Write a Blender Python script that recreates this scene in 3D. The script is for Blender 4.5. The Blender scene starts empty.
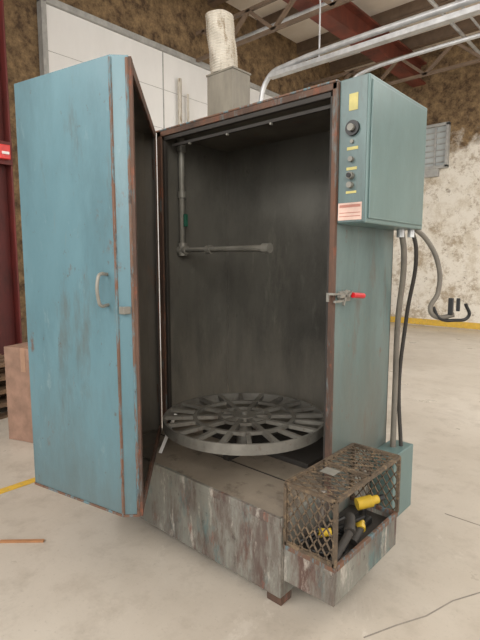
import bpy, bmesh, math, random
from mathutils import Vector, Matrix
random.seed(3)
scene = bpy.context.scene
try:
    scene.view_settings.view_transform = 'Standard'
    scene.view_settings.exposure = .08
except Exception: pass

def lin(c):
    return tuple(((x/255)/12.92 if x/255 <= .04045 else ((x/255+.055)/1.055)**2.4) for x in c)+(1,)

# ------------------------------------------------------------ materials
def nd(nt, t, **k):
    n = nt.nodes.new(t)
    for a, b in k.items(): setattr(n, a, b)
    return n
def new_mat(name):
    m = bpy.data.materials.new(name); m.use_nodes = True
    nt = m.node_tree
    return m, nt, nt.nodes['Principled BSDF']
def noise(nt, scale, detail=6, rough=.6, stretch=(1,1,1), off=(0,0,0), dist=0):
    tc = nd(nt, 'ShaderNodeTexCoord'); mp = nd(nt, 'ShaderNodeMapping')
    mp.inputs['Scale'].default_value = stretch; mp.inputs['Location'].default_value = off
    n = nd(nt, 'ShaderNodeTexNoise'); n.inputs['Scale'].default_value = scale
    n.inputs['Detail'].default_value = detail; n.inputs['Roughness'].default_value = rough
    n.inputs['Distortion'].default_value = dist
    nt.links.new(tc.outputs['Object'], mp.inputs[0]); nt.links.new(mp.outputs[0], n.inputs['Vector'])
    return n.outputs['Fac']
def ramp(nt, src, a, b, lo=0.0, hi=1.0):
    r = nd(nt, 'ShaderNodeMapRange'); r.inputs['From Min'].default_value = a; r.inputs['From Max'].default_value = b
    r.inputs['To Min'].default_value = lo; r.inputs['To Max'].default_value = hi
    nt.links.new(src, r.inputs['Value']); return r.outputs['Result']
def mix(nt, f, a, b):
    m = nd(nt, 'ShaderNodeMix', data_type='RGBA')
    if isinstance(f, float): m.inputs[0].default_value = f
    else: nt.links.new(f, m.inputs[0])
    for s, v in ((m.inputs[6], a), (m.inputs[7], b)):
        if isinstance(v, tuple): s.default_value = v
        else: nt.links.new(v, s)
    return m.outputs[2]
def bump(nt, bs, src, st=.2, d=.01):
    b = nd(nt, 'ShaderNodeBump'); b.inputs['Strength'].default_value = st; b.inputs['Distance'].default_value = d
    nt.links.new(src, b.inputs['Height']); nt.links.new(b.outputs[0], bs.inputs['Normal'])
def mat_weather(name, c1, c2, c3=None, rust=(.60,.66), scale=2.5, rough=.5, metal=0.0, streak=True, bst=.15, extra=None, low=None):
    """extra: (colour, scale, stretch, lo, hi, max, offset) stain layers; low: (colour, z0, z1, max) tint building up towards the bottom: grime on the paints, painted light in M_inner"""
    m, nt, bs = new_mat(name)
    f = ramp(nt, noise(nt, scale, 8, .65, (1,1,.35) if streak else (1,1,1)), .35, .68)
    col = mix(nt, f, lin(c1), lin(c2))
    if c3:
        g = ramp(nt, noise(nt, scale*3.2, 10, .72, (1,1,.25) if streak else (1,1,1), (3,7,1)), rust[0], rust[1])
        col = mix(nt, g, col, lin(c3))
    for (cc, sc, stx, lo, hi, mx, off) in (extra or []):
        col = mix(nt, ramp(nt, noise(nt, sc, 12, .74, stx, off), lo, hi, 0, mx), col, lin(cc))
    if low:
        tc = nd(nt, 'ShaderNodeTexCoord'); sp = nd(nt, 'ShaderNodeSeparateXYZ'); nt.links.new(tc.outputs['Object'], sp.inputs[0])
        ad = nd(nt, 'ShaderNodeMath', operation='MULTIPLY_ADD'); nt.links.new(noise(nt, 7, 10, .75, (1,1,.3)), ad.inputs[0])
        ad.inputs[1].default_value = abs(low[2]-low[1])*2; nt.links.new(sp.outputs['Z'], ad.inputs[2])
        sh = abs(low[2]-low[1])
        col = mix(nt, ramp(nt, ad.outputs[0], low[1]+sh, low[2]+sh, 0, low[3]), col, lin(low[0]))
    nt.links.new(col, bs.inputs['Base Color'])
    bs.inputs['Roughness'].default_value = rough; bs.inputs['Metallic'].default_value = metal
    bump(nt, bs, noise(nt, scale*12, 4), bst, .004)
    return m
def mat_plain(name, c, rough=.5, metal=0.0, var=.12):
    m, nt, bs = new_mat(name)
    d = tuple(max(0, int(x*(1-var*1.5))) for x in c)
    col = mix(nt, ramp(nt, noise(nt, 9, 5), .3, .7), lin(c), lin(d))
    nt.links.new(col, bs.inputs['Base Color'])
    bs.inputs['Roughness'].default_value = rough; bs.inputs['Metallic'].default_value = metal
    return m

V = (1,1,.12)
M_blue = mat_weather('paint_blue_door', (96,130,140), (78,110,120), (86,96,96), (.58,.74), 1.6, .34, extra=[
    ((66,88,94), 2.2, (1,1,.3), .48, .68, .5, (1,2,3)), ((130,152,156), 14, (1,1,.4), .6, .72, .5, (5,1,2)), ((98,72,58), 6, (1,1,.6), .62, .68, .85, (8,8,1)),
    ((84,74,66), 22, (1,1,.7), .63, .68, .8, (3,3,1)), ((120,116,106), 18, (1,1,.15), .62, .72, .4, (1,3,1))],
    low=((82,88,86), 1.0, .35, .6))
M_teal = mat_weather('paint_teal', (100,120,120), (78,98,97), (90,80,70), (.56,.70), 2.2, .40, extra=[
    ((68,76,74), 2.5, (1,1,.3), .46, .66, .6, (1,5,3)), ((100,70,54), 12, (1,1,.6), .60, .66, .8, (2,8,1)), ((140,140,130), 16, (1,1,.2), .60, .72, .4, (1,1,1))],
    low=((92,86,76), 1.2, .4, .65))
M_tealbox = mat_weather('paint_teal_box', (98,122,121), (82,105,104), (84,80,72), (.62,.78), 1.8, .36, extra=[
    ((72,88,88), 2.2, (1,1,.4), .5, .7, .5, (4,5,3)), ((132,152,148), 10, (1,1,.5), .62, .74, .4, (2,3,1)), ((96,72,58), 13, (1,1,.6), .65, .70, .75, (2,2,9))])
M_edge = mat_weather('paint_chipped_edge', (94,76,64), (112,76,56), (90,118,126), (.50,.58), 7, .6, extra=[((54,44,38), 20, (1,1,.6), .54, .64, .8, (3,1,4))])
M_base = mat_weather('paint_base_grimy', (132,132,124), (104,102,94), (90,68,60), (.50,.62), 2.6, .6, extra=[
    ((84,112,112), 4, (1,1,.4), .52, .60, .8, (3,2,8)), ((78,60,54), 5, (1,1,.22), .49, .61, .8, (1,2,8)), ((190,184,174), 11, (1,1,.25), .55, .65, .8, (4,2,3)), ((128,68,48), 9, (1,1,.3), .58, .66, .8, (7,2,6)), ((56,48,44), 20, (1,1,.6), .58, .68, .8, (2,9,3))])
M_deck = mat_weather('deck_grime', (142,132,118), (112,103,92), (84,74,64), (.54,.70), 2.2, .65, streak=False, extra=[((170,162,148), 10, (1,1,1), .60, .72, .5, (2,2,2)), ((60,54,48), 5, (1,1,1), .58, .70, .6, (5,1,2))])
M_inner = mat_weather('cabinet_inside_grime_lit', (104,102,95), (80,78,72), (122,120,110), (.58,.76), 1.3, .62, extra=[
    ((56,54,50), 2.2, (1,1,.5), .46, .68, .65, (2,2,2)), ((134,132,124), 5, (1,1,.35), .60, .74, .45, (6,1,2)), ((54,50,46), 12, (1,1,1), .62, .70, .5, (1,1,2))], low=((140,134,122), 1.1, .45, .65))  # grimy walls; paler low tint paints in light reaching the lower inside
M_dinner = mat_weather('door_inside_soot', (102,97,88), (68,63,57), (100,76,60), (.58,.70), 2.0, .7)
M_rust = mat_weather('rusty_edge', (98,72,58), (60,49,43), (94,106,106), (.56,.68), 6, .8, extra=[((126,72,50), 14, (1,1,.5), .54, .64, .75, (3,1,4))])
M_turn = mat_weather('turntable_steel', (128,126,119), (94,91,85), (84,70,58), (.56,.70), 5, .5, .15, False)
M_mesh = mat_weather('expanded_metal', (100,86,70), (66,57,48), (122,104,82), (.5,.6), 12, .65, .15, False)
M_pipe = mat_plain('pipe_grey', (138,136,128), .5, .2)
M_galv = mat_weather('galvanised_foil', (206,200,188), (168,160,146), (140,126,106), (.52,.62), scale=8, rough=.45, metal=.2, bst=.6)
M_strut = mat_plain('strut_steel', (205,207,208), .4, .4)
M_hose = mat_plain('hose_grey', (118,112,102), .6)
M_plen = mat_weather('plenum_steel', (134,128,115), (104,98,87), None, scale=6, rough=.6)
M_black = mat_plain('black_plastic', (28,28,28), .4)
M_yel = mat_plain('yellow_plastic', (206,172,50), .45)
M_red = mat_plain('red_grip', (200,24,34), .35)
M_green = mat_plain('green_valve', (30,92,72), .5)
M_label = mat_plain('label_pink', (218,186,172), .6)
M_labelt = mat_plain('label_print', (176,120,106), .6)
M_tag = mat_plain('tag_yellow', (206,194,120), .5)
M_dark = mat_plain('dark_rubber', (54,50,46), .7)
M_card = mat_plain('cardboard', (156,124,106), .8)
M_wood = mat_weather('pallet_wood', (124,98,74), (84,66,50), (50,42,36), scale=6, rough=.8)
M_splint = mat_plain('splinter_wood', (180,130,90), .8)
M_redcol = mat_weather('red_primer', (110,40,36), (72,32,28), (50,36,30), scale=4, rough=.6)
M_beamr = mat_weather('beam_primer', (124,62,46), (84,46,36), None, scale=3, rough=.7)
M_beamg = mat_plain('beam_brown', (120,100,82), .6)
M_white = mat_weather('white_panel', (238,238,236), (226,226,224), None, scale=1.2, rough=.55)
M_seam = mat_plain('seam_grey', (180,180,176), .7)
M_ylw = mat_weather('yellow_floor_paint', (226,186,70), (200,160,60), (170,150,110), (.55,.65), scale=8, rough=.6, streak=False)
M_crack = mat_plain('crack', (146,139,130), .9)
M_glass, nt, bs = new_mat('window_glass'); bs.inputs['Base Color'].default_value = lin((186,192,192)); bs.inputs['Roughness'].default_value=.15

M_floor, nt, bs = new_mat('concrete_floor')
c = mix(nt, ramp(nt, noise(nt, .45, 9, .62, off=(2,5,0)), .35, .65), lin((200,193,182)), lin((174,165,152)))
c = mix(nt, ramp(nt, noise(nt, 5, 8, .7), .5, .78, 0, .6), c, lin((146,136,123)))
c = mix(nt, ramp(nt, noise(nt, 60, 4, .7), .58, .75, 0, .35), c, lin((120,113,103)))
c = mix(nt, ramp(nt, noise(nt, 1.4, 10, .75, off=(9,1,0), dist=1.5), .6, .66, 0, .35), c, lin((214,208,198)))
c = mix(nt, ramp(nt, noise(nt, .9, 12, .8, off=(1,6,0), dist=.6), .56, .68, 0, .4), c, lin((144,136,125)))
nt.links.new(c, bs.inputs['Base Color'])
nt.links.new(ramp(nt, noise(nt, 2, 6), .3, .7, .25, .48), bs.inputs['Roughness'])
bump(nt, bs, noise(nt, 30, 6), .06, .004)

def mat_wall(name, h0, h1, low, lowd, blot):
    m, nt, bs = new_mat(name)
    tc = nd(nt, 'ShaderNodeTexCoord'); sp = nd(nt, 'ShaderNodeSeparateXYZ'); nt.links.new(tc.outputs['Object'], sp.inputs[0])
    ad = nd(nt, 'ShaderNodeMath', operation='MULTIPLY_ADD')
    nt.links.new(noise(nt, 1.6, 8, .7), ad.inputs[0]); ad.inputs[1].default_value = 3.0; nt.links.new(sp.outputs['Z'], ad.inputs[2])
    f = ramp(nt, ad.outputs[0], h0+1.5, h1+1.5)
    lo = mix(nt, ramp(nt, noise(nt, 1.8, 10, .78), .5, .62), lin(low), lin(lowd))
    lo = mix(nt, ramp(nt, noise(nt, 1.7, 12, .82, off=(4,4,4)), .50, .58, 0, .75), lo, lin(blot))
    lo = mix(nt, ramp(nt, noise(nt, 5, 12, .82, off=(1,7,4)), .56, .62, 0, .7), lo, lin((118,98,74)))
    hi = mix(nt, ramp(nt, noise(nt, 6, 10, .8), .38, .62), lin((158,132,96)), lin((76,58,42)))
    nt.links.new(mix(nt, f, lo, hi), bs.inputs['Base Color']); bs.inputs['Roughness'].default_value = .9
    bump(nt, bs, noise(nt, 9, 10, .8), .7, .05)
    return m
M_wallb = mat_wall('wall_plaster_back', 3.9, 4.4, (236,230,218), (212,202,184), (162,142,114))
M_walll = mat_wall('wall_plaster_left', 0.2, .9, (120,104,84), (96,82,66), (90,70,50))
M_ceil = mat_weather('ceiling_sheet', (240,233,222), (220,209,194), None, scale=1, rough=.8, streak=False)

# ------------------------------------------------------------ geometry helpers
col = scene.collection
def empty(name, loc=(0,0,0)):
    e = bpy.data.objects.new(name, None); e.location = loc; e.empty_display_size = .1; col.objects.link(e); return e
def finish(name, bm, mat, parent=None, smooth=False, bev=0):
    me = bpy.data.meshes.new(name); bmesh.ops.recalc_face_normals(bm, faces=bm.faces)
    bm.to_mesh(me); bm.free()
    for m in (mat if isinstance(mat, (list, tuple)) else [mat]): me.materials.append(m)
    if smooth:
        for p in me.polygons: p.use_smooth = True
    o = bpy.data.objects.new(name, me); col.objects.link(o)
    if bev:
        b = o.modifiers.new('bev', 'BEVEL'); b.width = bev; b.segments = 2; b.limit_method = 'ANGLE'
    if parent:
        o.parent = parent; o.matrix_parent_inverse = Matrix.Translation(-parent.location)
    return o
def add_box(bm, a, b, M=None):
    r = bmesh.ops.create_cube(bm, size=1)
    c = [(a[i]+b[i])/2 for i in range(3)]; s = [abs(b[i]-a[i]) for i in range(3)]
    for v in r['verts']:
        v.co = Vector((c[i]+v.co[i]*s[i] for i in range(3)))
        if M: v.co = M @ v.co
def box(name, a, b, mat, parent=None, bev=.003):
    bm = bmesh.new(); add_box(bm, a, b); return finish(name, bm, mat, parent, bev=bev)
def boxes(name, lst, mat, parent=None, bev=.003, M=None):
    bm = bmesh.new()
    for a, b in lst: add_box(bm, a, b, M)
    return finish(name, bm, mat, parent, bev=bev)
def add_bar(bm, p, q, w, h=None):
    h = h or w; p, q = Vector(p), Vector(q); d = q-p; L = d.length
    if L < 1e-6: return
    rot = d.to_track_quat('X', 'Z').to_matrix().to_4x4()
    M = Matrix.Translation((p+q)/2) @ rot
    add_box(bm, (-L/2,-w/2,-h/2), (L/2,w/2,h/2), M)
def bars(name, lst, w, mat, parent=None, h=None, bev=0):
    bm = bmesh.new()
    for p, q in lst: add_bar(bm, p, q, w, h)
    return finish(name, bm, mat, parent, bev=bev)
def add_cyl(bm, p, q, r, seg=20, r2=None):
    p, q = Vector(p), Vector(q); d = q-p
    M = Matrix.Translation((p+q)/2) @ d.to_track_quat('Z', 'Y').to_matrix().to_4x4()
    bmesh.ops.create_cone(bm, cap_ends=True, segments=seg, radius1=r, radius2=r2 if r2 is not None else r, depth=d.length, matrix=M)
def cyls(name, lst, mat, parent=None, seg=20):
    bm = bmesh.new()
    for p, q, r in lst: add_cyl(bm, p, q, r, seg)
    o = finish(name, bm, mat, parent, smooth=True)
    m = o.modifiers.new('es', 'EDGE_SPLIT'); m.split_angle = math.radians(40); return o
def tube(name, pts, r, mat, parent=None, bez=True):
    cu = bpy.data.curves.new(name, 'CURVE'); cu.dimensions = '3D'; cu.bevel_depth = r; cu.bevel_resolution = 4; cu.resolution_u = 10; cu.use_fill_caps = True
    s = cu.splines.new('BEZIER' if bez else 'POLY')
    if bez:
        s.bezier_points.add(len(pts)-1)
        for b, p in zip(s.bezier_points, pts): b.co = p; b.handle_left_type = b.handle_right_type = 'AUTO'
    else:
        s.points.add(len(pts)-1)
        for b, p in zip(s.points, pts): b.co = (*p, 1)
    cu.materials.append(mat)
    o = bpy.data.objects.new(name, cu); col.objects.link(o)
    if parent: o.parent = parent; o.matrix_parent_inverse = Matrix.Translation(-parent.location)
    return o
def prism(name, pts, z0, z1, mat, parent=None, bev=0):
    bm = bmesh.new()
    lo = [bm.verts.new((x,y,z0)) for x,y in pts]; hi = [bm.verts.new((x,y,z1)) for x,y in pts]
    n = len(pts); bm.faces.new(lo); bm.faces.new(hi)
    for i in range(n): bm.faces.new((lo[i], lo[(i+1)%n], hi[(i+1)%n], hi[i]))
    return finish(name, bm, mat, parent, bev=bev)
def diamonds(bm, o, u, v, W, H, a, b, t):
    o, u, v = Vector(o), Vector(u).normalized(), Vector(v).normalized()
    ni, nj = int(W/a), int(H/b); a = W/ni; b = H/nj
    for i in range(ni):
        for j in range(nj+1):
            if (i+j) % 2 == 0: continue
            for dj in (-1, 1):
                if 0 <= j+dj <= nj:
                    add_bar(bm, o+u*i*a+v*j*b, o+u*(i+1)*a+v*(j+dj)*b, t)

# ------------------------------------------------------------ room
XL, XR, YB, YF, ZC = -5.3, 9.0, 9.8, -9.0, 6.2
box('floor', (XL-.2,YF,-.1), (XR+.2,YB+.2,0), M_floor, bev=0)
box('ceiling', (XL-.2,YF,ZC), (XR+.2,YB+.2,ZC+.1), M_ceil, bev=0)
box('wall_left', (XL-.2,YF,0), (XL,YB+.2,ZC), M_walll, bev=0)
box('wall_back', (XL,YB,0), (XR,YB+.2,ZC), M_wallb, bev=0)
box('wall_right', (XR,YF,0), (XR+.2,YB+.2,ZC), M_wallb, bev=0)
box('baseboard_back', (XL,YB-.02,0.02), (XR,YB,.16), M_ylw, bev=0)

xd = XL+.006
e = empty('door_1', (xd+.05, 5, 0))
box('panel', (xd,1.75,0.001), (xd+.07,9.55,4.85), M_white, e)
sm = []
for k in range(1, 8): sm.append(((xd+.07,1.75,.61*k),(xd+.074,9.55,.61*k+.006)))
for k in range(1, 4): sm.append(((xd+.07,1.75+1.95*k,0.001),(xd+.076,1.75+1.95*k+.02,4.85)))
boxes('seams', sm, M_seam, e, bev=0)
boxes('track', [((xd,1.68,0.001),(xd+.12,1.75,4.93)),((xd,1.68,4.85),(xd+.12,9.55,4.93))], M_seam, e)
cyls('wall_conduit', [((xd+.14,4.0,.001),(xd+.14,4.0,4.5),.035),((xd+.14,4.18,.001),(xd+.14,4.18,4.3),.02)], M_galv)

e = empty('ceiling_purlins', (0,0,ZC-.1))
L = []
for k in range(12):
    y = -6+k*1.35
    L += [((XL,y,ZC-.2),(XR,y+.03,ZC)), ((XL,y,ZC-.22),(XR,y+.14,ZC-.19))]
boxes('joists', L, M_beamg, e, bev=0)
for x in (-3.5, 1.15):
    e = empty('ceiling_beam', (x,0,5.6))
    boxes('i_section', [((x-.15,YF,5.93),(x+.15,YB,5.97)),((x-.15,YF,5.5),(x+.15,YB,5.54)),((x-.02,YF,5.54),(x+.02,YB,5.93))], M_beamr, e, bev=0)
e = empty('ceiling_truss', (0,6,5.2))
for n_, yy in enumerate((4.4, 7.6)):
    L = [((XL+.15,yy,5.32),(XR-.1,yy,5.32)),((XL+.15,yy,4.9),(XR-.1,yy,4.9))]
    for k in range(27):
        x = XL+.3+.5*k; L.append(((x,yy,4.9 if k%2 else 5.32),(x+.5,yy,5.32 if k%2 else 4.9)))
    bars('web_%d'%(n_+1), L, .05, M_beamg, e)
cyls('ceiling_conduits', [((XL,5.2,5.43),(XR,5.2,5.43),.03),((-1.9,0,5.43),(-1.9,9.7,5.43),.03),((-1.6,0,5.43),(-1.6,9.7,5.43),.02)], M_strut)
e = empty('conduit_rack', (-.5,3,3.5))
boxes('strut', [((-2.45,2.96,3.58),(3,3.04,3.63))], M_strut, e)
tube('conduit_drop', [(3,3.0,3.67),(-2.2,3.0,3.67),(-2.48,3.0,3.6),(-2.6,3.0,3.3),(-2.6,3.0,2.2)], .030, M_strut, e)
tube('conduit_run', [(3,3.08,3.40),(-1.3,3.08,3.40),(-1.45,3.08,3.34),(-1.5,3.08,3.2)], .018, M_strut, e)
bars('hangers', [((-1.8,3,3.6),(-1.8,3,ZC)),((.5,3,3.6),(.5,3,ZC))], .012, M_strut, e)

e = empty('window_1', (-3.0,YB-.03,4.1))
box('glass', (-3.3,YB-.03,3.65),(-2.8,YB-.01,4.5), M_glass, e, bev=0)
boxes('frame', [((-3.35,YB-.12,3.6),(-3.29,YB,4.55)),((-2.81,YB-.12,3.6),(-2.75,YB,4.55)),((-3.35,YB-.12,4.5),(-2.75,YB,4.56)),((-3.35,YB-.12,3.59),(-2.75,YB,3.65))]+[((-3.3,YB-.06,3.72+.13*k),(-2.8,YB-.02,3.745+.13*k)) for k in range(6)]+[((-3.07,YB-.08,3.6),(-3.03,YB,4.55)),((-3.3,YB-.1,3.42),(-2.95,YB,3.59))], M_seam, e)

bm = bmesh.new()
for k in range(4):
    add_box(bm, (-4.72+.05*k,9.45-.03*k,0.001), (-4.28+.04*k,9.47-.03*k,1.5-.05*k))
finish('plywood_sheets', bm, M_card, bev=.003)

e = empty('steel_column', (-4.85,.8,0))
boxes('h_section', [((-5.0,.70,0),(-4.7,.72,ZC)),((-5.0,.98,0),(-4.7,1.0,ZC)),((-4.86,.72,0),(-4.84,.98,ZC)),((-5.05,.65,0),(-4.65,1.05,.02))], M_redcol, e)
e = empty('fire_alarm_pull_station', (-4.67,.88,2.75))
boxes('mounting_plate', [((-4.698,.72,2.62),(-4.69,1.0,2.88))], M_redcol, e)
box('housing', (-4.69,.83,2.67),(-4.62,.95,2.83), mat_plain('alarm_red',(225,60,56),.4), e, .008)
box('handle', (-4.62,.85,2.72),(-4.605,.93,2.75), M_white, e, .003)

e = empty('cardboard_box', (-2.85,.35,0))
R = Matrix.Translation((-2.85,.33,0)) @ Matrix.Rotation(math.radians(20),4,'Z')
boxes('carton', [((-.18,-.2,0.001),(.24,.2,.80))], M_card, e, .004, R)
boxes('tape', [((.0,-.202,.6),(.05,-.199,.80)),((.0,-.2,.80),(.05,.2,.802))], mat_plain('tape',(176,140,116),.4), e, 0, R)
def pallet(name, x, y, z0, rot, n):
    e = empty(name, (x,y,z0)); M = Matrix.Translation((x,y,0)) @ Matrix.Rotation(rot,4,'Z')
    L = []
    for k in range(n):
        z = z0+.13*k
        for j in range(6): L.append(((-.5+j*.18,-.5,z+.11),(-.5+j*.18+.12,.5,z+.13)))
        for yy in (-.5,-.04,.42): L.append(((-.5,yy,z+.02),(.52,yy+.08,z+.11)))
        for j in (0,2,5): L.append(((-.5+j*.18,-.5,z),(-.5+j*.18+.12,.5,z+.02)))
    boxes('boards', L, M_wood, e, .002, M)
pallet('pallet_stack', -4.02, .04, 0, .2, 4)

box('floor_marking_line', (-2.06,-.42,.0005),(-1.99,.25,.003), M_ylw, bev=0)
def crack(name, pts, w=.006):
    bm = bmesh.new(); P = []
    for (x0,y0),(x1,y1) in zip(pts, pts[1:]):
        for k in range(6):
            t = k/6; P.append((x0+(x1-x0)*t+random.uniform(-.012,.012), y0+(y1-y0)*t+random.uniform(-.012,.012)))
    P.append(pts[-1])
    for a, b in zip(P, P[1:]): add_bar(bm, (*a,.001), (*b,.001), w, .001)
    finish(name, bm, M_crack)
crack('floor_crack', [(.35,.1),(.75,1.0),(.85,1.4),(1.3,2.0),(1.4,2.9),(1.9,3.8)])
box('floor_joint', (.25,1.30,.0003),(8.9,1.308,.0012), M_crack, bev=0)
bm = bmesh.new(); add_bar(bm, (-1.43,-.60,.006), (-1.26,-.44,.006), .018, .01); finish('wood_splinter', bm, M_splint)

# ------------------------------------------------------------ PARTS WASHER
W = empty('parts_washer', (-.62,.5,0))
ZB, ZT = .41, 2.28
box('base_body', (-1.25,0,.05),(0,1.0,ZB-.006), M_base, W, .006)
box('base_deck', (-1.25,0.0,ZB-.006),(0,1.0,ZB), M_deck, W, .002)
boxes('base_lip', [((-1.25,-.006,ZB-.03),(0.0,.012,ZB+.010)),((-.012,.0,ZB-.03),(.006,.4,ZB+.010)),((-1.256,0,ZB-.03),(-1.238,.4,ZB+.010))], M_base, W)
boxes('base_seam', [((-1.2,.31,ZB),(-.05,.315,ZB+.004))], M_dark, W, 0)
boxes('base_feet', [((-1.24,.02,0),(-1.16,.1,.05)),((-.09,.02,0),(-.01,.1,.05)),((-.09,.9,0),(-.01,.98,.05)),((-1.24,.9,0),(-1.16,.98,.05))], M_rust, W)
box('drive_housing', (0,.82,.10),(.13,1.08,.47), M_tealbox, W, .006)
t=.012
box('shell_left', (-1.25,.4,ZB),(-1.25+t,1.0,ZT), M_teal, W)
box('shell_right', (-t,.4,ZB),(0,1.0,ZT), M_teal, W)
box('shell_back', (-1.25,1.0-t,ZB),(0,1.0,ZT), M_teal, W)
box('shell_top', (-1.25,.4,ZT-t),(0,1.0,ZT), M_teal, W)
box('liner_left', (-1.25+t,.405,ZB),(-1.25+t+.006,1.0-t,ZT-t), M_inner, W, 0)
box('liner_right', (-t-.006,.405,ZB),(-t,1.0-t,ZT-t), M_inner, W, 0)
box('liner_back', (-1.25+t,1.0-t-.006,ZB),(-t,1.0-t,ZT-t), M_inner, W, 0)
box('liner_top', (-1.25+t,.405,ZT-t-.006),(-t,1.0-t,ZT-t), M_dinner, W, 0)
boxes('liner_ribs', [((-1.234,.972,ZB),(-1.222,.982,ZT-.02))], M_inner, W, 0)
boxes('door_frame', [((-1.25,.375,ZB),(-1.21,.4,ZT)),((-.024,.375,ZB),(0.002,.4,ZT)),((-1.25,.375,ZT-.03),(0,.4,ZT))], M_rust, W)
boxes('frame_gasket', [((-1.21,.385,ZB),(-1.19,.41,ZT-.03)),((-1.21,.385,ZT-.055),(-.024,.41,ZT-.03)),((-.04,.385,ZB),(-.024,.41,ZT-.03))], M_dark, W)
bars('frame_conduit', [((-1.16,.43,ZT-.08),(-.05,.43,ZT-.08))], .016, M_dark, W)
cyls('frame_bolts', [((-1.0+.3*k,.425,ZT-.095),(-1.0+.3*k,.412,ZT-.095),.006) for k in range(3)], M_pipe, W, 8)
boxes('top_angle', [((-1.26,.372,ZT),(.0,.41,ZT+.010))], M_edge, W)

u = Vector((.729,-.685)); n = Vector((-.685,-.729)); Lh = Vector((-1.262,.365))
def dp(a, b): p = Lh+u*a+n*b; return (p.x, p.y)
outer = [dp(0,0), dp(0,.065), dp(.34,.55), dp(.735,.55), dp(1.085,.07), dp(1.085,0)]
inner = [dp(.012,0), dp(.012,.06), dp(.348,.538), dp(.73,.538), dp(1.073,.065), dp(1.073,0)]
zb, zt = .42, 2.28
def wallstrip(name, P, Q, mat):
    bm = bmesh.new()
    for (a, b, c2, d) in zip(P, P[1:], Q, Q[1:]):
        vs = [bm.verts.new((x,y,z)) for z in (zb,zt) for (x,y) in (a,b,d,c2)]
        bm.faces.new(vs[:4]); bm.faces.new(vs[4:])
        for i in range(4): bm.faces.new((vs[i], vs[(i+1)%4], vs[4+(i+1)%4], vs[4+i]))
    return finish(name, bm, mat, W)
mid = [((a[0]+b[0])/2,(a[1]+b[1])/2) for a,b in zip(outer,inner)]
wallstrip('door_skin', outer, mid, M_blue); wallstrip('door_liner', mid, inner, M_dinner)
prism('door_top', outer, zt, zt+.008, M_blue, W); prism('door_bottom', outer, zb-.008, zb, M_dinner, W)
prism('door_top_liner', inner, zt-.008, zt-.001, M_dinner, W)
def rim(a0, a1, z0, z1, d0=-.012, d1=0.0):
    return [dp(a0,d0), dp(a1,d0), dp(a1,d1), dp(a0,d1)], z0, z1
for i,(p,z0,z1) in enumerate([rim(0,.045,zb,zt), rim(1.045,1.088,zb-.003,zt+.003), rim(.045,1.045,zt-.045,zt), rim(.045,1.045,zb,zb+.045)]):
    prism('door_rim_%d'%i, p, z0, z1, M_rust, W)
for i,(p,z0,z1) in enumerate([rim(.05,.075,zb,zt,-.008,0), rim(1.0,1.045,zb,zt,-.002,.02)]):
    prism('door_gasket_%d'%i, p, z0, z1, M_dark, W)
bars('door_corner_weld', [((*dp(1.084,.07),zb),(*dp(1.084,.07),zt)), ((*dp(1.085,.006),zb),(*dp(1.085,.006),zt))], .012, M_edge, W, bev=.003)
bars('door_bottom_weld', [((*outer[3],zb),(*outer[4],zb)),((*outer[4],zb),(*outer[5],zb))], .010, M_edge, W)
bars('door_ribs', [((*dp(.35,.525),zb+.05),(*dp(.35,.525),zt-.05)), ((*dp(.98,.17),zb+.02),(*dp(.98,.17),zt-.02))], .03, M_dinner, W)
cyls('door_hinges', [((-1.262,.362,z),(-1.262,.362,z+.12),.014) for z in (.6,1.3,2.0)], M_rust, W, 12)
fd = (Vector(outer[3])-Vector(outer[4])).normalized(); fn = Vector((-fd.y, fd.x)); 
if fn.y > 0: fn = -fn
hp = Vector(outer[4])+fd*.05
def hpt(k, z): q = hp+fn*k; return (q.x,q.y,z)
tube('door_handle', [hpt(0,1.45), hpt(.04,1.45), hpt(.052,1.43), hpt(.052,1.35), hpt(.04,1.325), hpt(0,1.325)], .007, M_pipe, W)
a = Vector(dp(1.09,.035)); box('door_latch_keeper', (a.x-.022,a.y-.02,1.29),(a.x+.014,a.y+.016,1.32), M_pipe, W)
bars('door_wiper', [((-.93,.10,.425),(-.99,.27,.60))], .02, M_white, W, .004)

# spray pipe
tube('spray_riser', [(-1.19,.52,2.2),(-1.19,.52,1.575),(-.50,.52,1.575)], .019, M_pipe, W, bez=False)
cyls('spray_fittings', [((-1.19,.52,1.54),(-1.19,.52,1.62),.027),((-1.22,.52,1.575),(-1.15,.52,1.575),.027),((-.97,.52,1.575),(-.93,.52,1.575),.026),((-.53,.52,1.575),(-.48,.52,1.575),.027),((-1.19,.52,1.9),(-1.19,.52,1.94),.026),((-1.19,.52,2.18),(-1.19,.52,2.26),.027)], M_pipe, W)
box('valve_handle', (-1.16,.50,1.72),(-1.145,.53,1.80), M_green, W, .006)

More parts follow.
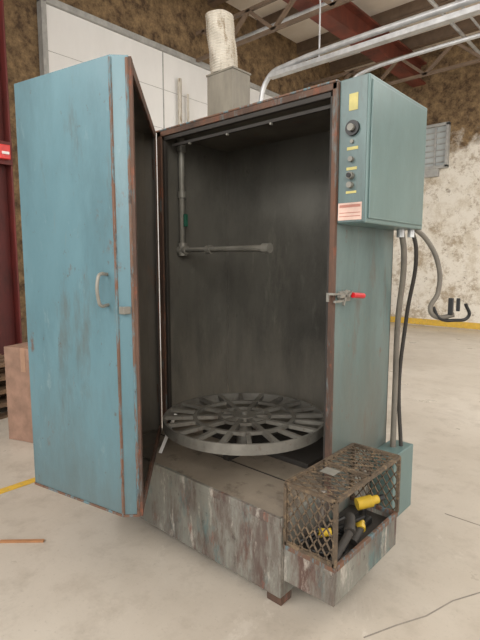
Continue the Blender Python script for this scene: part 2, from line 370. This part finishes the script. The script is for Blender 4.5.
# turntable : open wheel of flat bars
tx, ty, tz = -.607, .455, .635
R0 = .46
bm = bmesh.new()
def ring(bm, r0, r1, z0, z1, seg=64):
    vs = []
    for k in range(seg):
        a = 2*math.pi*k/seg; c, s = math.cos(a), math.sin(a)
        vs.append([bm.verts.new((tx+r*c,ty+r*s,z)) for r,z in ((r0,z0),(r1,z0),(r1,z1),(r0,z1))])
    for k in range(seg):
        A, B = vs[k], vs[(k+1)%seg]
        for i in range(4): bm.faces.new((A[i],A[(i+1)%4],B[(i+1)%4],B[i]))
ring(bm,R0-.012,R0,tz-.055,tz); ring(bm,.270,.292,tz-.018,tz); ring(bm,.135,.152,tz-.016,tz)
for k in range(10):
    a = 2*math.pi*k/10+.15; c, s = math.cos(a), math.sin(a)
    add_bar(bm, (tx+.05*c,ty+.05*s,tz-.012),(tx+(R0-.006)*c,ty+(R0-.006)*s,tz-.012), .028, .020)
    b_ = a+math.pi/10; c, s = math.cos(b_), math.sin(b_)
    add_bar(bm, (tx+.28*c,ty+.28*s,tz-.012),(tx+(R0-.006)*c,ty+(R0-.006)*s,tz-.012), .022, .020)
add_cyl(bm, (tx,ty,tz-.03),(tx,ty,tz+.002), .07, 24); add_cyl(bm, (tx,ty,ZB),(tx,ty,tz-.03), .045, 20)
add_cyl(bm, (tx,ty,tz),(tx,ty,tz+.02), .018, 12)
finish('turntable', bm, M_turn, W)
box('turntable_drive_pan', (-1.0,.5,ZB),(-.2,.9,ZB+.03), M_dark, W, .005)
bars('turntable_support', [((-.607,.3,ZB+.02),(-.607,.9,ZB+.02))], .04, M_dark, W)

# control box
CB = ((0,.4,1.67),(.14,1.04,2.29))
box('control_box', CB[0], CB[1], M_tealbox, W, .006)
box('control_panel_edge', (.004,.394,1.675),(.134,.4,2.285), M_teal, W, .002)
box('control_box_cover', (.14,.42,1.69),(.146,1.02,2.27), M_tealbox, W, .003)
boxes('warning_label', [((.008,.392,1.685),(.124,.394,1.76))], M_label, W, 0)
boxes('warning_label_print', [((.015,.391,1.74),(.118,.3925,1.752)),((.015,.391,1.715),(.118,.3925,1.718)),((.015,.391,1.70),(.118,.3925,1.703))], M_labelt, W, 0)
boxes('panel_tags', [((.050,.392,2.15),(.092,.394,2.22)),((.045,.392,1.985),(.098,.394,1.998)),((.045,.392,1.90),(.095,.394,1.912)),((.045,.392,1.80),(.095,.394,1.81))], M_tag, W, 0)
cyls('panel_gauge', [((.072,.394,2.075),(.072,.38,2.075),.032)], M_black, W, 28)
cyls('panel_gauge_knob', [((.072,.381,2.075),(.072,.365,2.075),.015)], M_pipe, W)
cyls('panel_switches', [((.07,.394,1.945),(.07,.375,1.945),.011),((.07,.394,1.875),(.07,.37,1.875),.015),((.07,.394,1.835),(.07,.37,1.835),.013),((.07,.394,2.02),(.07,.384,2.02),.008)], M_pipe, W)
cyls('panel_button', [((.07,.37,1.875),(.07,.362,1.875),.010)], M_black, W)

boxes('toggle_clamp_base', [((0,.42,1.315),(.012,.52,1.365)),((.008,.40,1.335),(.03,.50,1.35))], M_pipe, W)
bars('toggle_clamp_hook', [((.02,.36,1.355),(.02,.44,1.355)),((.02,.36,1.355),(-.01,.35,1.355)),((.02,.44,1.32),(.02,.36,1.32)),((-.01,.35,1.32),(-.01,.35,1.36)),((.03,.46,1.34),(.03,.50,1.36)),((.025,.43,1.30),(.025,.46,1.37))], .010, M_pipe, W)
cyls('toggle_clamp_grip', [((.04,.49,1.345),(.05,.575,1.338),.013)], M_red, W)
# hoses
tube('hose_a', [(.06,.95,1.68),(.07,.98,1.55),(.02,1.05,1.15),(.02,1.05,.80),(.06,.96,.46)], .016, M_hose, W)
tube('hose_b', [(.10,.99,1.68),(.115,1.03,1.57),(.05,1.10,1.2),(.03,1.08,.80),(.09,1.0,.46)], .011, M_dark, W)
tube('cord', [(.11,1.0,1.68),(.16,1.05,1.62),(.22,1.08,1.48),(.225,1.08,1.34),(.20,1.05,1.24),(.23,1.08,1.205),(.30,1.12,1.22)], .013, M_hose, W)
tube('cord_leads', [(.21,1.06,1.26),(.24,1.08,1.20),(.30,1.12,1.19),(.36,1.16,1.21),(.35,1.14,1.28)], .009, M_black, W)
boxes('plug', [((.275,1.09,1.22),(.30,1.11,1.31)),((.31,1.11,1.24),(.33,1.12,1.31))], M_black, W, .004)
cyls('hose_fittings', [((.06,.95,1.63),(.06,.95,1.69),.02),((.10,.99,1.63),(.10,.99,1.69),.018)], M_strut, W)

# exhaust
boxes('exhaust_plenum', [((-1.12,.68,ZT),(-.90,.84,2.66))], M_plen, W, .004)
boxes('exhaust_plenum_flange', [((-1.125,.675,2.65),(-.895,.845,2.662)),((-1.13,.67,ZT),(-.89,.85,ZT+.012))], M_plen, W, .002)
bm = bmesh.new()
seg=28; rings=[]; nz=46
for k in range(nz+1):
    z = 2.66+(3.02-2.66)*k/nz; r = .084+(.004 if k%2 else 0)
    rings.append([])
    for i in range(seg):
        rr = r+.003*math.sin(i*1.1+k*.25)
        rings[-1].append(bm.verts.new((-1.03+rr*math.cos(2*math.pi*i/seg)-.05*k/nz,.75+rr*math.sin(2*math.pi*i/seg),z)))
for A,B in zip(rings,rings[1:]):
    for i in range(seg): bm.faces.new((A[i],A[(i+1)%seg],B[(i+1)%seg],B[i]))
bm.faces.new(rings[0]); bm.faces.new(rings[-1])
finish('exhaust_duct', bm, M_galv, W)

# side tray with expanded-metal guard
P = W
tz0, tz1, tz2 = .13, .30, .575
ty0, ty1, tX = .02, .60, .25
boxes('side_tray_front', [((.001,ty0,tz0),(tX,ty0+.006,tz1-.02))], M_base, P, .002)
boxes('side_tray_side', [((tX-.006,ty0+.007,tz0),(tX,ty1,tz1-.02))], M_base, P, .002)
boxes('side_tray_floor', [((.008,ty0+.008,tz0+.004),(tX-.008,ty1-.008,tz0+.01)),((.001,ty1-.006,tz0),(tX-.007,ty1,tz1-.02))], M_base, P, 0)
boxes('side_tray_shelf', [((.01,ty0+.008,tz1-.05),(tX-.008,ty1-.008,tz1-.044))], M_dark, P, 0)
boxes('side_tray_rim', [((.001,ty0-.004,tz1-.022),(tX+.006,ty0+.012,tz1)),((tX-.012,ty0+.013,tz1-.022),(tX+.006,ty1-.012,tz1)),((.001,ty1-.011,tz1-.022),(tX+.006,ty1+.004,tz1))], M_edge, P)
c8 = [(.01,ty0),(tX,ty0),(tX,ty1),(.01,ty1)]
fr = [((x,y,tz1),(x,y,tz2)) for x,y in c8]
fr += [((*c8[i],tz2),(*c8[(i+1)%4],tz2)) for i in range(4)]
fr += [((*c8[0],tz1+.01),(*c8[1],tz1+.01)),((.01,.31,tz2),(tX,.31,tz2))]
bars('guard_frame', fr, .015, M_mesh, P)
bm = bmesh.new()
diamonds(bm, (.01,ty0,tz2), (1,0,0), (0,1,0), tX-.01, ty1-ty0, .036, .022, .005)
diamonds(bm, (.01,ty0,tz1), (1,0,0), (0,0,1), tX-.01, tz2-tz1, .020, .028, .0055)
diamonds(bm, (.01,ty1,tz1), (1,0,0), (0,0,1), tX-.01, tz2-tz1, .020, .028, .0055)
finish('guard_mesh', bm, M_mesh, P)
box('guard_tag', (.06,.20,tz2+.006),(.13,.26,tz2+.008), M_pipe, P, 0)

# tools lying in tray
zs = tz1-.044
e = empty('cordless_drill', (.14,.48,zs))
cyls('body', [((.13,.42,zs+.11),(.175,.48,zs+.12),.028),((.175,.48,zs+.12),(.19,.51,zs+.122),.02)], M_yel, e)
cyls('chuck', [((.19,.51,zs+.122),(.205,.54,zs+.125),.015)], M_black, e)
boxes('grip', [((.13,.43,zs+.04),(.16,.47,zs+.095))], M_black, e, .01)
boxes('battery', [((.10,.41,zs+.001),(.18,.49,zs+.04))], M_black, e, .01)
e = empty('spray_gun', (.13,.2,zs))
for k in range(3):
    pts = [(.12+.075*math.cos(a*.6+k),.18+.11*math.sin(a*.6+k),zs+.012+.014*k+.003*math.sin(a)) for a in range(11)]
    tube('hose_loop_%d'%k, pts, .009, M_black, e)
cyls('barrel', [((.215,.06,zs+.03),(.215,.20,zs+.10),.017),((.215,.20,zs+.10),(.17,.28,zs+.12),.024),((.20,.26,zs+.02),(.19,.36,zs+.06),.02)], M_dark, e)
cyls('collar', [((.12,.11,zs+.10),(.15,.15,zs+.10),.018),((.20,.33,zs+.05),(.18,.36,zs+.065),.022)], M_yel, e)
cyls('lance', [((.06,.06,zs+.06),(.19,.20,zs+.16),.009),((.06,.14,zs+.03),(.2,.36,zs+.10),.010)], M_black, e)

# ------------------------------------------------------------ lights
w = bpy.data.worlds.new('world'); scene.world = w; w.use_nodes = True
w.node_tree.nodes['Background'].inputs[0].default_value = (.98,.98,.98,1); w.node_tree.nodes['Background'].inputs[1].default_value = 1.5
def area(name, loc, tgt, sx, sy, en, colr):
    l = bpy.data.lights.new(name, 'AREA'); l.shape = 'RECTANGLE'; l.size = sx; l.size_y = sy; l.energy = en; l.color = colr
    o = bpy.data.objects.new(name, l); col.objects.link(o); o.location = loc
    o.rotation_euler = (Vector(tgt)-Vector(loc)).to_track_quat('-Z','Y').to_euler(); return o
area('overhead_light', (3.5,5.5,5.2), (3.0,5.5,0), 5, 5, 500, (1,.975,.94))
area('overhead_light', (-2,-6,5.2), (-1.2,-1,0), 4, 2, 330, (1,.97,.93))  # unseen lamp behind the camera, added to boost light on the front
area('bay_daylight', (8.5,3,2.5), (0,3,1), 5, 4, 190, (.98,.98,1))
area('ceiling_fill', (3,-3,3.6), (-1,4,6.2), 3, 3, 200, (1,.96,.90))  # unseen fill lamp, added only to brighten the ceiling

# ------------------------------------------------------------ camera
cam = bpy.data.cameras.new('camera'); cam.lens = 27; cam.sensor_width = 36
co = bpy.data.objects.new('camera', cam); col.objects.link(co)
co.location = (1.149,-1.544,1.5)
d = Vector((-.667*.993,.745*.993,-.12))
co.rotation_euler = d.to_track_quat('-Z','Y').to_euler()
scene.camera = co
